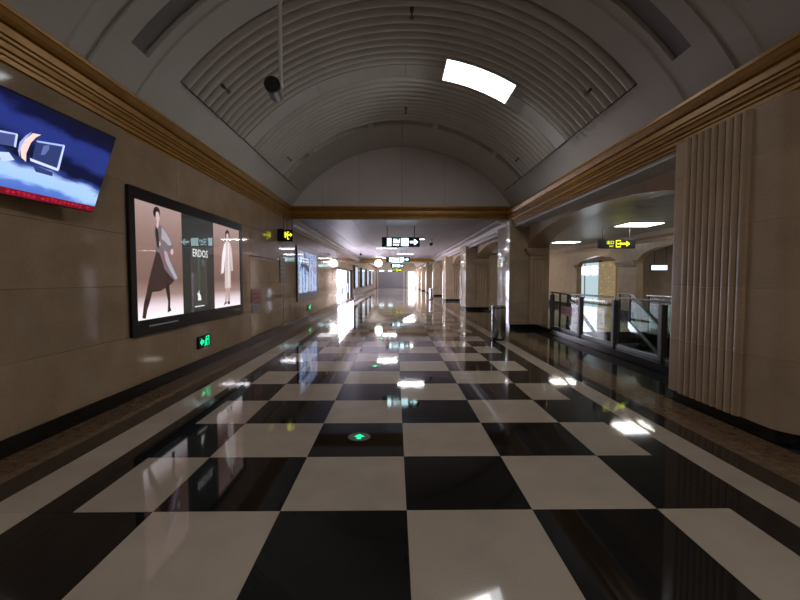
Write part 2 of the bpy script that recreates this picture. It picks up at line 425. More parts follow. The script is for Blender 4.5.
sprinkler(6.3, .7, 'dark sprinkler head at the crown of the near ribbed section')

# CCTV camera on a long pole
F = Vector((-1.27, 4.45, 3.53)); B_ = Vector((-1.21, 4.75, 3.58))
def cyl_cam():
    f = Vector((-1.285, 4.45, 3.50)); b = Vector((-1.335, 4.80, 3.53))
    t = thing('security_camera', (-1.2, 4.74, 5.2), 'dark round-faced cylindrical camera hanging on a thin white pole from the vault', 'camera')
    d = (b-f).normalized()
    body = MB().tube(f+d*.03, b, .075, .07, 24).build('camera_body', M['grey_metal'], t, True)
    MB().tube(f, f+d*.05, .083, .083, 24).build('camera_lens', M['black'], body, True)
    MB().tube((-1.27, 4.74, 3.60), (-1.27, 4.74, 5.3), .021, .021, 12).build('pole', M['white_metal'], t, True)
    MB().tube((-1.27, 4.74, 5.22), (-1.27, 4.74, 5.28), .06, .06, 16).build('ceiling_plate', M['white_metal'], t, True)
    MB().box(-1.345, -1.25, 4.71, 4.78, 3.59, 3.65, .006).build('bracket', M['white_metal'], t)
cyl_cam()

# ------------------------------------------------------------------ low corridor ceiling
ceil2 = tag(MB().box(-3.6, 12, YE+.12, 46, 3.27, 3.5).box(3.7, 12, 46, 75, 3.27, 3.5).build('ceiling_corridor', M['dark_recess']), kind='structure')
cp = MB().box(.005, .985-.005, .006, 1.2-.006, 0, .018, .003).mesh('ceiling_panel', M['ceil_metal'])
for i in range(7):
    for j in range(20):
        piece('ceiling_panel', cp, ceil2, (-3.25+i*.985, YE-.05+j*1.2, 3.25), (random.uniform(-1, 1)*.0015, random.uniform(-1, 1)*.0015, 0))
M['far_ceiling'] = paint('far_ceiling_paint', (.55, .5, .44), .5)
tag(MB().box(-3.25, 3.62, 36.6, 46, 3.245, 3.27).build('far_ceiling_panels', M['far_ceiling'], ceil2), kind='stuff')
far_vault = tag(MB().arc_solid([(46, R), (46, R+.3), (71.2, R+.3), (71.2, R)], -60, 60, 40).build('ceiling_far_vault', M['far_ceiling'], smooth=True), kind='structure')
vl = ['nearest', 'second nearest', 'second farthest', 'farthest']
for i, yy in enumerate((49, 54, 59, 64.5)):
    t = thing('arc_light', (1.9, yy, 5.0), 'curved light strip across the distant far vault, %s one of four' % vl[i], 'light', 'curved lights on the far vault')
    MB().arc_solid([(yy-.2, R-.07), (yy-.2, R), (yy+.2, R), (yy+.2, R-.07)], 5, 48, 20).build('lamp_frame', M['white_metal'], t, True)
    MB().arc_solid([(yy-.15, R-.08), (yy-.15, R-.05), (yy+.15, R-.05), (yy+.15, R-.08)], 5.5, 47.5, 20).build('diffuser', M['lamp_bar'], t, True)
# side aisle ceiling
ceil3 = tag(MB().box(4.5, 12, -3, 28, 3.13, 3.27).box(3.7, 4.5, 4.5, 28, 3.2, 3.27).box(4.5, 12, 28, 73, 3.13, 3.27).build('ceiling_aisle', M['dark_recess']), kind='structure')
for i in range(4):
    for j in range(20):
        MB_ = cache.setdefault('acp', MB().box(.003, 1.117, .003, 1.197, 0, .02).mesh('ceiling_panel', paint('aisle_ceiling_metal', (.50, .50, .47), .42, .2)))
        piece('ceiling_panel', MB_, ceil3, (4.5+i*1.12, 2.2+j*1.2, 3.11))

# lights of the low corridor and of the aisle
def bar_light(x0, x1, y, z, dy, m, label, cat='light', group=None):
    t = thing('ceiling_light', ((x0+x1)/2, y, z), label, cat, group)
    MB().box(x0-.03, x1+.03, y-dy-.03, y+dy+.03, z-.025, z+.0, .004).build('lamp_frame', M['white_metal'], t)
    MB().box(x0, x1, y-dy, y+dy, z-.032, z-.006).build('diffuser', M[m], t)
bl = ['white bar light on the corridor ceiling just behind the nearest white hanging sign',
      'white bar light on the corridor ceiling, second one away from the vault',
      'white bar light on the corridor ceiling, third one away from the vault',
      'faint white bar light on the corridor ceiling nearest the gold crossbeam']
for i, y in enumerate((18.3, 23.7, 29.1, 34.6)):
    x = .12 if i % 2 == 0 else -1.05
    bar_light(x, x+1.15, y, 3.248, .09, 'lamp_bar', bl[i])
bar_light(6.75, 7.75, 12.35, 3.11, .42, 'lamp_aisle', 'large bright rectangular light on the aisle ceiling above the yellow exit sign')
bar_light(7.0, 8.0, 18.2, 3.11, .32, 'lamp_aisle', 'smaller bright rectangular light on the aisle ceiling left of the yellow exit sign')
bar_light(6.65, 7.85, 7.6, 3.11, .32, 'lamp_aisle', 'rectangular aisle ceiling light hidden behind the big fluted pillar')

bar_light(-.4, .8, 42, 3.245, .3, 'lamp_bar', 'added ceiling light just beyond the gold crossbeam, in front of the far vault')  # fixture added to go with the far corridor's fill light
# round globe lamp
pl_ = bpy.data.lights.new('globe_light', 'POINT'); pl_.energy = 60; pl_.color = (1, .96, .92); pl_.shadow_soft_size = .31
plo = bpy.data.objects.new('globe_light', pl_); C.objects.link(plo); plo.location = (-1.36, 34, 2.78)
t = thing('globe_lamp', (-1.36, 34, 3.25), 'bright round white globe lamp hanging beneath the corridor ceiling', 'lamp')
MB().tube((-1.36, 34, 3.24), (-1.36, 34, 3.05), .02).build('stem', M['dark_steel'], t)
MB().sphere((-1.36, 34, 2.78), .30, 20, 14).build('globe', M['globe'], t, True)
# dome cameras
def dome(x, y, z, label):
    t = thing('ceiling_camera', (x, y, z), label, 'camera')
    MB().tube((x, y, z), (x, y, z-.12), .05, .05).build('mount', M['white_metal'], t)
    MB().sphere((x, y, z-.19), .085, 14, 10).build('dome', M['black'], t, True)
dome(1.62, 18.8, 3.248, 'small dark camera on the corridor ceiling right of the hanging signs')
dome(-2.2, 26.5, 3.248, 'small dark camera on the corridor ceiling left of the globe lamp')

# ------------------------------------------------------------------ hanging signs
def glyph(mb, x, z, w_, h_, y, seed):
    """one illegible character: a few bars in a square"""
    rnd = random.Random(seed); t = h_*.11; d = .004
    for zz in sorted(rnd.sample([.0, .25, .5, .75, .95], 3)): mb.box(x, x+w_, y-d, y, z+h_*zz-t/2+.004, z+h_*zz+t/2+.004)
    for xx in sorted(rnd.sample([.05, .35, .65, .92], 2)): mb.box(x+w_*xx-t/2, x+w_*xx+t/2, y-d, y, z+.004, z+h_*.97)
def arrow(mb, x, z, s, y, d=.004):
    """right-pointing arrow of height s centred on (x, z)"""
    mb.prism([(x-s*.55, z-s*.13), (x+.02*s, z-s*.13), (x+.02*s, z-s*.42), (x+s*.55, z), (x+.02*s, z+s*.42), (x+.02*s, z+s*.13), (x-s*.55, z+s*.13)], 'y', y-d, y)
def sign_case(xc, y, zc, wd, ht, label, ztop=3.25, rods=None):
    t = thing('hanging_sign', (xc, y, zc), label, 'sign')
    MB().box(xc-wd/2, xc+wd/2, y-.06, y+.06, zc-ht/2, zc+ht/2, .008).build('sign_case', M['black'], t)
    for s in (rods or (-.36, .36)):
        MB().tube((xc+wd*s, y, zc+ht/2-.01), (xc+wd*s, y, ztop-.005), .012, .012, 8).build('hanger_rod', M['dark_steel'], t)
    return t
def white_sign(xc, y, zc, wd, ht, label, n=2):
    t = sign_case(xc, y, zc, wd, ht, label)
    f = y-.061; u = ht
    x = xc-wd*.36
    MB().box(x, x+u*.42, f-.004, f, zc-u*.4, zc+u*.4).build('pictogram', M['whitesign'], t)
    g = MB(); x2 = x+u*.62
    for q in range(n): glyph(g, x2+q*u*.36, zc-u*.06, u*.32, u*.42, f, q+int(y))
    for q in range(n*2): g.box(x2+q*u*.17, x2+q*u*.17+u*.11, f-.004, f, zc-u*.34, zc-u*.2)
    tag(g.build('lettering', M['whitesign'], t), kind='stuff')
    x3 = x2+n*u*.36+u*.12
    MB().box(x3, x3+u*.75, f-.004, f, zc-u*.4, zc+u*.4).build('pictogram', M['whitesign'], t)
    a = MB(); arrow(a, x3+u*1.35, zc, u*.78, f); a.build('arrow', M['whitesign'], t)
white_sign(.19, 14.0, 2.71, 1.27, .32, 'black hanging sign with white blocks and right arrow, nearest over the corridor')
white_sign(.17, 26.0, 2.705, 1.5, .31, 'smaller black hanging sign with pale characters and arrow, second along the corridor', 4)
white_sign(.19, 38.0, 2.71, 1.22, .31, 'tiny dark hanging sign with white marks, just above the far yellow sign', 2)
def exit_sign(xc, y, zc, wd, ht, label, ztop, big=1.0, off=0, rods=None):
    t = sign_case(xc, y, zc, wd, ht, label, ztop, rods)
    f = y-.061; u = ht; x = xc+off
    me = text_mesh('出口', u*.42); me.materials.clear(); me.materials.append(M['yellow'])
    piece('lettering', me, t, (x-u*.72, f-.002, zc+u*.1), (PI/2, 0, 0))
    text_obj('lettering', 'EXIT', u*.22, M['yellow'], t, (x-u*.6, f-.002, zc-u*.28), (PI/2, 0, 0))
    b = MB()
    th = u*.09
    b.box(x-u*.12, x-u*.12+th, f-.004, f, zc-u*.38, zc+u*.38).box(x-u*.12, x+u*.4, f-.004, f, zc+u*.38-th, zc+u*.38).box(x-u*.12, x+u*.4, f-.004, f, zc-u*.38, zc-u*.38+th)
    b.build('doorway_symbol', M['yellow'], t)
    b = MB(); arrow(b, x+u*.32, zc, u*.5, f-.0045); b.build('arrow', M['yellow'], t)
    b = MB(); arrow(b, x+u*1.0, zc, u*.75, f); b.build('arrow', M['yellow'], t)
exit_sign(6.93, 13.0, 2.575, 1.17, .29, 'black hanging exit sign with yellow characters and arrow over the right aisle', 3.11)
exit_sign(.17, 52.0, 2.62, 1.1, .42, 'tiny yellow exit sign farthest down the corridor', 5.45)
# exit sign beside the left wall
t = thing('hanging_sign', (-2.98, 11.5, 2.66), 'small black box sign with yellow exit symbols high beside the left wall', 'sign')
MB().box(-3.2, -2.8, 11.44, 11.56, 2.5, 2.82, .008).build('sign_case', M['black'], t)
MB().box(-3.205, -3.03, 11.40, 11.66, 2.53, 2.84, .008).build('battery_box', M['black'], t)
for x in (-3.06, -2.83): MB().tube((x, 11.5, 2.81), (x, 11.5, 3.25), .012, .012, 8).build('hanger_rod', M['dark_steel'], t)
b = MB(); b.box(-3.02, -2.985, 11.432, 11.438, 2.6, 2.76).box(-2.985, -2.95, 11.432, 11.438, 2.64, 2.72); arrow(b, -2.875, 2.68, .13, 11.438)
b.box(-2.95, -2.93, 11.432, 11.438, 2.56, 2.76).box(-2.95, -2.90, 11.432, 11.438, 2.745, 2.765).box(-2.95, -2.90, 11.432, 11.438, 2.555, 2.575)
b.build('exit_symbol', M['yellow'], t)

# ------------------------------------------------------------------ television
def television():
    cx, cy, cz, yaw, ti, W_ = -2.937, 3.529, 2.494, 1.49552, .3517, 1.35
    Ht = W_*.5625
    t = thing('television', (cx, cy, cz), 'tilted flat television on the left wall showing a blue picture over a red ticker', 'television')
    # local frame: x right along the screen, y into the wall side, z up
    u = Vector((math.cos(yaw), math.sin(yaw), 0)); n = Vector((math.sin(yaw), -math.cos(yaw), 0))*math.cos(ti)+Vector((0, 0, -math.sin(ti)))
    v = n.cross(u)
    if v.z < 0: v = -v
    rot = Matrix((u, -n, v)).transposed().to_euler()
    t.rotation_euler = rot
    def part(mb, name, m, parent=t, smooth=False):
        o = bpy.data.objects.new(name, mb.mesh(name, m, smooth)); C.objects.link(o); o.parent = parent; return o
    hw, hh = W_/2, Ht/2
    part(MB().box(-hw-.012, hw+.012, .002, .05, -hh-.012, hh+.012, .006), 'television_case', M['black'])
    # screen picture: shader with soft blue light bands
    m, nn, l, p = new_mat('television_picture')
    tc = nn.new('ShaderNodeTexCoord'); sep = nn.new('ShaderNodeSeparateXYZ'); l.new(tc.outputs['Object'], sep.inputs[0])
    ns = nn.new('ShaderNodeTexNoise'); ns.inputs['Scale'].default_value = 2.6; ns.inputs['Detail'].default_value = 3
    mp = nn.new('ShaderNodeMapping'); mp.inputs['Scale'].default_value = (1, 1, 3); l.new(tc.outputs['Object'], mp.inputs[0]); l.new(mp.outputs[0], ns.inputs[0])
    ad = nn.new('ShaderNodeMath'); ad.operation = 'MULTIPLY_ADD'; ad.inputs[1].default_value = .22; l.new(ns.outputs[0], ad.inputs[0])
    mz = nn.new('ShaderNodeMath'); mz.operation = 'MULTIPLY_ADD'; mz.inputs[1].default_value = .10; l.new(sep.outputs['X'], mz.inputs[0]); l.new(sep.outputs['Z'], mz.inputs[2])
    l.new(mz.outputs[0], ad.inputs[2])
    mr = nn.new('ShaderNodeMapRange'); mr.inputs[1].default_value = -hh+.11; mr.inputs[2].default_value = hh+.11; l.new(ad.outputs[0], mr.inputs[0])
    cr = nn.new('ShaderNodeValToRGB'); l.new(mr.outputs[0], cr.inputs[0])
    e = cr.color_ramp.elements; e[0].position = 0; e[0].color = (.07, .14, .55, 1); e[1].position = 1; e[1].color = (.003, .004, .02, 1)
    for pos, c in ((.14, (.10, .20, .62)), (.2, (.38, .6, 1)), (.31, (.42, .62, .95)), (.38, (.03, .06, .30)), (.44, (.004, .006, .03)), (.54, (.004, .006, .04)), (.64, (.02, .035, .20)), (.78, (.022, .036, .22)), (.88, (.004, .006, .04))):
        q = e.new(pos); q.color = (*c, 1)
    l.new(cr.outputs[0], p.inputs['Emission Color']); p.inputs['Emission Strength'].default_value = .9
    p.inputs['Base Color'].default_value = (.01, .01, .01, 1); p.inputs['Roughness'].default_value = .2
    scr = part(MB().box(-hw, hw, -.002, .003, -hh+.055, hh), 'screen', m)
    tick = part(MB().box(-hw, hw, -.002, .003, -hh, -hh+.055), 'ticker_bar', emit('ticker_red', (.16, .004, .015), .9))
    g = MB(); rnd = random.Random(3)
    for i in range(29):
        x = -hw+.05+i*.043
        if rnd.random() < .12: continue
        for _ in range(3):
            zz = rnd.uniform(-hh+.014, -hh+.042); g.box(x, x+.03, -.004, -.0015, zz, zz+.004)
        xx = x+rnd.uniform(.004, .024); g.box(xx, xx+.004, -.004, -.0015, -hh+.012, -hh+.044)
    tag(part(g, 'ticker_characters', emit('ticker_ink', (.5, .012, .035), 1), tick), kind='stuff')
    # the picture's subject: polished clasps, flat areas of the broadcast
    def area_(name, pts, col, s=1.0, y=-.0035):
        pts = [(a*1.12-.03, b*1.12+.045) for a, b in pts]
        part(MB().prism(pts, 'y', y, y+.001), name, emit(name+'_ink', col, s), scr)
    # coordinates across (x) and up (z) the screen
    area_('picture_shape', [(-.04, .05), (.18, .09), (.19, -.11), (-.03, -.10)], (.03, .045, .16), .9)
    area_('picture_shape', [(-.04, .05), (.18, .09), (.18, .075), (-.03, .04)], (.35, .45, .85), 1.0, -.0045)
    area_('picture_shape', [(.17, .085), (.185, .085), (.195, -.11), (.175, -.10)], (.5, .6, .95), 1.0, -.0045)
    area_('picture_shape', [(-.05, -.085), (.19, -.10), (.19, -.12), (-.04, -.105)], (.6, .65, .9), 1.0, -.0045)
    area_('picture_shape', [(-.12, .03), (-.08, .09), (-.02, .10), (-.05, .07), (-.075, .02), (-.085, -.06), (-.07, -.12), (-.11, -.10), (-.135, -.04)], (.8, .6, .55), 1.0, -.005)
    area_('picture_shape', [(-.15, .0), (-.12, .06), (-.09, .095), (-.12, .03), (-.135, -.04), (-.12, -.10), (-.145, -.06)], (.35, .42, .9), .9, -.0048)
    area_('picture_shape', [(.02, .03), (.06, .05), (.07, .02), (.05, -.03), (.02, -.04)], (.12, .16, .4), .9, -.0048)
    area_('picture_shape', [(-.32, .03), (-.18, .05), (-.17, -.04), (-.30, -.06)], (.06, .08, .25), .9)
    area_('picture_shape', [(-.32, .03), (-.18, .05), (-.18, .04), (-.32, .015)], (.4, .5, .9), 1, -.0045)
    area_('picture_shape', [(-.19, .045), (-.175, .045), (-.165, -.045), (-.18, -.04)], (.5, .6, .95), 1, -.0045)
    area_('picture_shape', [(-.28, -.11), (-.2, -.09), (-.15, -.13), (-.22, -.16)], (.5, .6, .85), 1, -.0045)
    area_('picture_shape', [(-.02, -.12), (.02, -.13), (.15, -.14), (.16, -.17), (.02, -.17)], (.04, .05, .2), .8)
    # wall bracket and mount
    part(MB().box(-.2, .2, .05, .075, -.15, .15, .005), 'mounting_plate', M['dark_steel'])
    t2 = MB()
    t2.tube((0, .07, .1), (0, .24, .17), .02, .02, 8)
    part(t2, 'bracket', M['dark_steel'])
television()

# ------------------------------------------------------------------ advertising light boxes
def yz_box(mb, x0, x1, y0, y1, z0, z1, b=0): return mb.box(x0, x1, y0, y1, z0, z1, b)
def lightbox_frame(t, y0, y1, z0, z1, iy0, iy1, iz0, iz1, xf=-3.1):
    f = MB()
    f.box(XL, xf, y0, iy0, z0, z1).box(XL, xf, iy1, y1, z0, z1).box(XL, xf, iy0, iy1, z0, iz0).box(XL, xf, iy0, iy1, iz1, z1)
    f.build('frame', M['black'], t)
    MB().box(xf-.012, xf-.009, iy0, iy1, iz0, iz1).build('cover_glass', M['cover_glass'], t)
t = thing('light_box', (-3.15, 6.7, .77), 'large black-framed glowing fashion poster light box on the left wall', 'light box')
Y_0, Y_1, Z_0, Z_1 = 5.02, 8.37, .96, 2.43
lightbox_frame(t, 4.91, 8.48, .77, 2.57, Y_0, Y_1, Z_0, Z_1)
def poster_mat(name, stops, strength, vert=True):
    """backlit studio backdrop: printed tone runs from paper floor up to wall"""
    m, nn, l, p = new_mat(name)
    g = nn.new('ShaderNodeNewGeometry'); sp = nn.new('ShaderNodeSeparateXYZ'); l.new(g.outputs['Position'], sp.inputs[0])
    mr = nn.new('ShaderNodeMapRange'); mr.inputs[1].default_value = Z_0; mr.inputs[2].default_value = Z_1; l.new(sp.outputs['Z'], mr.inputs[0])
    cr = nn.new('ShaderNodeValToRGB'); l.new(mr.outputs[0], cr.inputs[0]); e = cr.color_ramp.elements
    e[0].position = stops[0][0]; e[0].color = (*stops[0][1], 1); e[1].position = stops[-1][0]; e[1].color = (*stops[-1][1], 1)
    for pos, c in stops[1:-1]: q = e.new(pos); q.color = (*c, 1)
    l.new(cr.outputs[0], p.inputs['Emission Color']); p.inputs['Emission Strength'].default_value = strength
    p.inputs['Base Color'].default_value = (.05, .04, .04, 1)
    return m
bk = poster_mat('poster_backdrop', [(0, (1, .97, 1)), (.10, (.85, .72, .78)), (.2, (.34, .22, .20)), (.34, (.19, .11, .09)), (.7, (.27, .165, .14)), (1, (.40, .28, .26))], 1.0)
X1 = -3.15
MB().box(X1-.004, X1, Y_0, 6.13, Z_0, Z_1).build('poster_print', bk, t)
MB().box(X1-.004, X1, 7.19, Y_1, Z_0, Z_1).build('poster_print', bk, t)
mid = MB().box(X1-.004, X1, 6.13, 7.19, Z_0, Z_1).build('poster_print', emit('poster_charcoal', (.022, .022, .02), 1.0), t)
inks = {k: emit('poster_ink_'+k, c, 1.0) for k, c in dict(hair=(.02, .012, .015), skin=(.62, .45, .45), coat=(.16, .13, .14), coat_light=(.40, .36, .42), skirt=(.035, .018, .016),
        boot=(.03, .015, .015), cream=(.62, .52, .50), cream_light=(.85, .78, .8), trouser=(.45, .33, .30), white=(.8, .82, .85), green=(.03, .28, .10), grey=(.09, .09, .09), purple=(.25, .08, .1)).items()}
level = [0]
def ink(col, *polys):
    level[0] += 1; x = X1+.0006*level[0]
    for p_ in polys: MB().prism(p_, 'x', x, x+.0004).build('printed_figure', inks[col], t)
ink('boot', [(5.26, 1.36), (5.38, 1.35), (5.31, 1.2), (5.24, 1.08), (5.2, .97), (5.13, .985), (5.17, 1.16)], [(5.65, 1.40), (5.76, 1.42), (5.78, 1.2), (5.77, 1.08), (5.80, 1.03), (5.70, 1.01), (5.72, 1.16)])
ink('skirt', [(5.47, 1.84), (5.58, 1.80), (5.66, 1.62), (5.92, 1.47), (5.82, 1.40), (5.55, 1.31), (5.36, 1.30), (5.24, 1.33), (5.33, 1.54), (5.42, 1.72)])
ink('coat', [(5.47, 2.15), (5.53, 2.19), (5.62, 2.17), (5.70, 2.12), (5.79, 2.04), (5.86, 1.95), (5.88, 1.90), (5.84, 1.86), (5.74, 1.85), (5.80, 1.75), (5.92, 1.60), (6.02, 1.48), (5.95, 1.42), (5.82, 1.49), (5.66, 1.60), (5.59, 1.74), (5.54, 1.82), (5.45, 1.83), (5.48, 1.97), (5.43, 2.07)])
ink('coat_light', [(5.61, 2.16), (5.70, 2.11), (5.79, 2.03), (5.85, 1.94), (5.76, 1.93), (5.68, 1.98), (5.60, 2.0)], [(5.62, 1.86), (5.72, 1.84), (5.79, 1.72), (5.90, 1.58), (5.98, 1.48), (5.92, 1.46), (5.78, 1.60), (5.66, 1.74)])
ink('hair', [(5.42, 2.33), (5.45, 2.39), (5.51, 2.415), (5.57, 2.39), (5.585, 2.33), (5.565, 2.28), (5.47, 2.27), (5.44, 2.28)])
ink('skin', [(5.485, 2.33), (5.52, 2.355), (5.56, 2.335), (5.57, 2.27), (5.545, 2.22), (5.54, 2.17), (5.50, 2.10), (5.49, 2.17), (5.50, 2.23), (5.48, 2.28)], [(5.83, 1.88), (5.88, 1.89), (5.89, 1.83), (5.85, 1.80), (5.81, 1.83)], [(5.50, 1.95), (5.56, 1.97), (5.58, 1.92), (5.52, 1.90)])
ink('hair', [(5.47, 2.16), (5.52, 2.12), (5.55, 1.98), (5.53, 1.86), (5.49, 1.90), (5.46, 2.02)])
ink('purple', [(5.60, 1.86), (5.64, 1.87), (5.70, 1.66), (5.65, 1.64)])
ink('hair', [(7.68, 2.28), (7.70, 2.34), (7.78, 2.39), (7.86, 2.36), (7.89, 2.28), (7.86, 2.22), (7.72, 2.21)])
ink('skin', [(7.73, 2.29), (7.78, 2.32), (7.84, 2.29), (7.83, 2.22), (7.80, 2.15), (7.75, 2.15), (7.74, 2.22)])
ink('trouser', [(7.64, 1.40), (7.86, 1.40), (7.85, 1.10), (7.83, 1.04), (7.74, 1.05), (7.74, 1.30), (7.70, 1.10), (7.60, 1.02), (7.66, 1.2)])
ink('boot', [(7.58, 1.02), (7.68, 1.07), (7.70, 1.03), (7.56, .985)], [(7.74, 1.06), (7.84, 1.05), (7.84, 1.0), (7.72, 1.0)])
ink('cream', [(7.62, 2.10), (7.70, 2.16), (7.78, 2.18), (7.90, 2.15), (7.96, 2.06), (8.0, 1.85), (8.02, 1.63), (7.93, 1.62), (7.90, 1.80), (7.90, 1.30), (7.62, 1.30), (7.65, 1.80), (7.60, 1.60), (7.46, 1.55), (7.52, 1.90)])
ink('cream_light', [(7.62, 2.09), (7.70, 2.14), (7.69, 1.9), (7.62, 1.75), (7.58, 1.58), (7.48, 1.57), (7.54, 1.90)], [(7.80, 2.15), (7.84, 2.14), (7.83, 1.32), (7.79, 1.32)])
# lettering, green line and emblem on the dark middle sheet
text_obj('lettering', 'ERDOS', .17, inks['white'], t, (X1+.002, 6.70, 1.87), (PI/2, 0, PI/2), .98)
b = MB(); b.box(X1+.0005, X1+.001, 6.63, 6.638, Z_0+.01, 2.14); b.build('green_line', inks['green'], t)  # thin green vertical line up the middle sheet
b = MB(); b.box(X1+.001, X1+.0015, 6.48, 6.80, 1.03, 1.045)
b.prism([(6.58, 1.13), (6.70, 1.13), (6.68, 1.20), (6.64, 1.24), (6.63, 1.30), (6.60, 1.24), (6.56, 1.26), (6.59, 1.19)], 'x', X1+.001, X1+.0015); b.build('printed_emblem', inks['white'], t)
b = MB()
for i in range(14):
    b.box(-3.1, -3.0985, 5.25+i*.05, 5.25+i*.05+.03, .865, .885)
tag(b.build('frame_lettering', inks['grey'], t), kind='stuff')
b = MB()
for i in range(8): b.box(-3.1, -3.0985, 8.0+i*.04, 8.0+i*.04+.025, .865, .882)
tag(b.build('frame_lettering', inks['grey'], t), kind='stuff')
def flatten(t):
    """the boxes are slim: sink them to 4 cm and keep their outline where the wall carries it"""
    k = (3.17)/3.1
    dx = XL-t.location.x
    for c in t.children: c.location.x -= dx
    t.location.x = XL; t.scale = (.36, k, k)
    t.location.y *= k; t.location.z = H+(t.location.z-H)*k
flatten(t)

def collage(name, seed, strength, sc=2.2):
    m, nn, l, p = new_mat(name)
    g = nn.new('ShaderNodeNewGeometry'); mp = nn.new('ShaderNodeMapping'); mp.inputs['Location'].default_value = (seed, seed*2, seed*3)
    mp.inputs['Scale'].default_value = (1, 1, .9)
    l.new(g.outputs['Position'], mp.inputs[0])
    v = nn.new('ShaderNodeTexVoronoi'); v.inputs['Scale'].default_value = sc; v.inputs['Randomness'].default_value = 1
    l.new(mp.outputs[0], v.inputs[0])
    n2 = nn.new('ShaderNodeTexNoise'); n2.inputs['Scale'].default_value = sc*2.2; n2.inputs['Detail'].default_value = 5; l.new(mp.outputs[0], n2.inputs[0])
    sp = nn.new('ShaderNodeSeparateColor'); l.new(v.outputs['Color'], sp.inputs[0])
    ad = nn.new('ShaderNodeMath'); ad.operation = 'MULTIPLY_ADD'; ad.inputs[1].default_value = .35; l.new(sp.outputs[0], ad.inputs[0]); l.new(n2.outputs[0], ad.inputs[2])
    cr = nn.new('ShaderNodeValToRGB'); l.new(ad.outputs[0], cr.inputs[0]); e = cr.color_ramp.elements
    e[0].position = .52; e[0].color = (.008, .015, .05, 1); e[1].position = .98; e[1].color = (.8, .9, 1, 1)
    for pos, c in ((.56, (.01, .04, .2)), (.6, (.04, .15, .6)), (.65, (.2, .45, 1)), (.71, (.75, .9, 1)), (.76, (.1, .2, .5)), (.81, (.6, .2, .25)), (.86, (.15, .35, .8))):
        q = e.new(pos); q.color = (*c, 1)
    l.new(cr.outputs[0], p.inputs['Emission Color']); p.inputs['Emission Strength'].default_value = strength
    p.inputs['Base Color'].default_value = (.05, .05, .05, 1)
    return m
t = thing('light_box', (-3.15, 15, .75), 'black-framed light box with a bright blue and white collage, second along the left wall', 'light box')
lightbox_frame(t, 13.2, 16.75, .75, 2.55, 13.36, 16.55, 1.0, 2.4)
MB().box(-3.154, -3.15, 13.36, 16.55, 1.0, 2.4).build('poster_print', collage('blue_collage', 3, .95, 2.0), t)
b = MB()
for i, (y, w_, h_) in enumerate(((13.6, .28, .7), (14.1, .2, .85), (14.55, .35, .6), (15.1, .22, .9), (15.55, .3, .75), (16.05, .25, .65))):
    b.box(-3.149, -3.1485, y, y+w_, 1.03, 1.03+h_)
tag(b.build('printed_shape', emit('collage_white', (.5, .7, 1), .9), t), kind='stuff')
b = MB()
for i in range(6): glyph_y = 13.6+i*.24; b.box(-3.149, -3.1485, glyph_y, glyph_y+.16, 2.05, 2.09).box(-3.149, -3.1485, glyph_y+.06, glyph_y+.1, 1.98, 2.2).box(-3.149, -3.1485, glyph_y, glyph_y+.16, 2.15, 2.18)
tag(b.build('printed_characters', emit('collage_letters', (.8, .9, 1), 1.5), t), kind='stuff')
flatten(t)
lb_labels = ['pale blue lit panel on the left wall just past the bright shopfront', 'pale lit panel on the left wall, second past the bright shopfront',
             'pale lit panel on the left wall, third past the bright shopfront', 'pale lit panel on the left wall nearest the far end wall']
for i, (a, b_) in enumerate(((32.4, 35.2), (39, 42.7), (45.8, 49.6), (53, 58))):
    t = thing('light_box', (-3.15, (a+b_)/2, .75), lb_labels[i], 'light box')
    lightbox_frame(t, a, b_, .75, 2.55, a+.12, b_-.12, .87, 2.43)
    MB().box(-3.154, -3.15, a+.12, b_-.12, .87, 2.43).build('poster_print', M['box_pale'], t)

# notices
def notice(name, x, y0, y1, z0, z1, m, label, ink_m, rows):
    t = thing(name, (x, (y0+y1)/2, z0), label, 'notice')
    MB().box(x-.004, x+.004, y0, y1, z0, z1).build('sheet', m, t)
    b = MB()
    for i in range(rows):
        z = z1-(z1-z0)*(i+1)/(rows+1); n = 5
        for q in range(n):
            y = y0+(y1-y0)*(.12+.76*q/n); b.box(x+.004, x+.0055, y, y+(y1-y0)*.1, z-.02, z+.02) if x < 0 else b.box(x-.0055, x-.004, y, y+(y1-y0)*.1, z-.02, z+.02)
    tag(b.build('lettering', ink_m, t), kind='stuff')
notice('notice', XL+.0055, 9.3, 9.9, .93, 1.24, M['pink'], 'pink notice on the stone-faced door right of the fashion poster', M['red_ink'], 2)
notice('notice', XL+.0055, 9.32, 9.88, .70, .90, M['paper'], 'grey paper notice directly beneath the pink notice on the left wall', M['grey_ink'], 2)
notice('information_panel', XL+.012, 11.6, 12.1, 1.37, 2.08, M['paper'], 'tall pale information panel under the exit sign by the left wall', M['grey_ink'], 5)

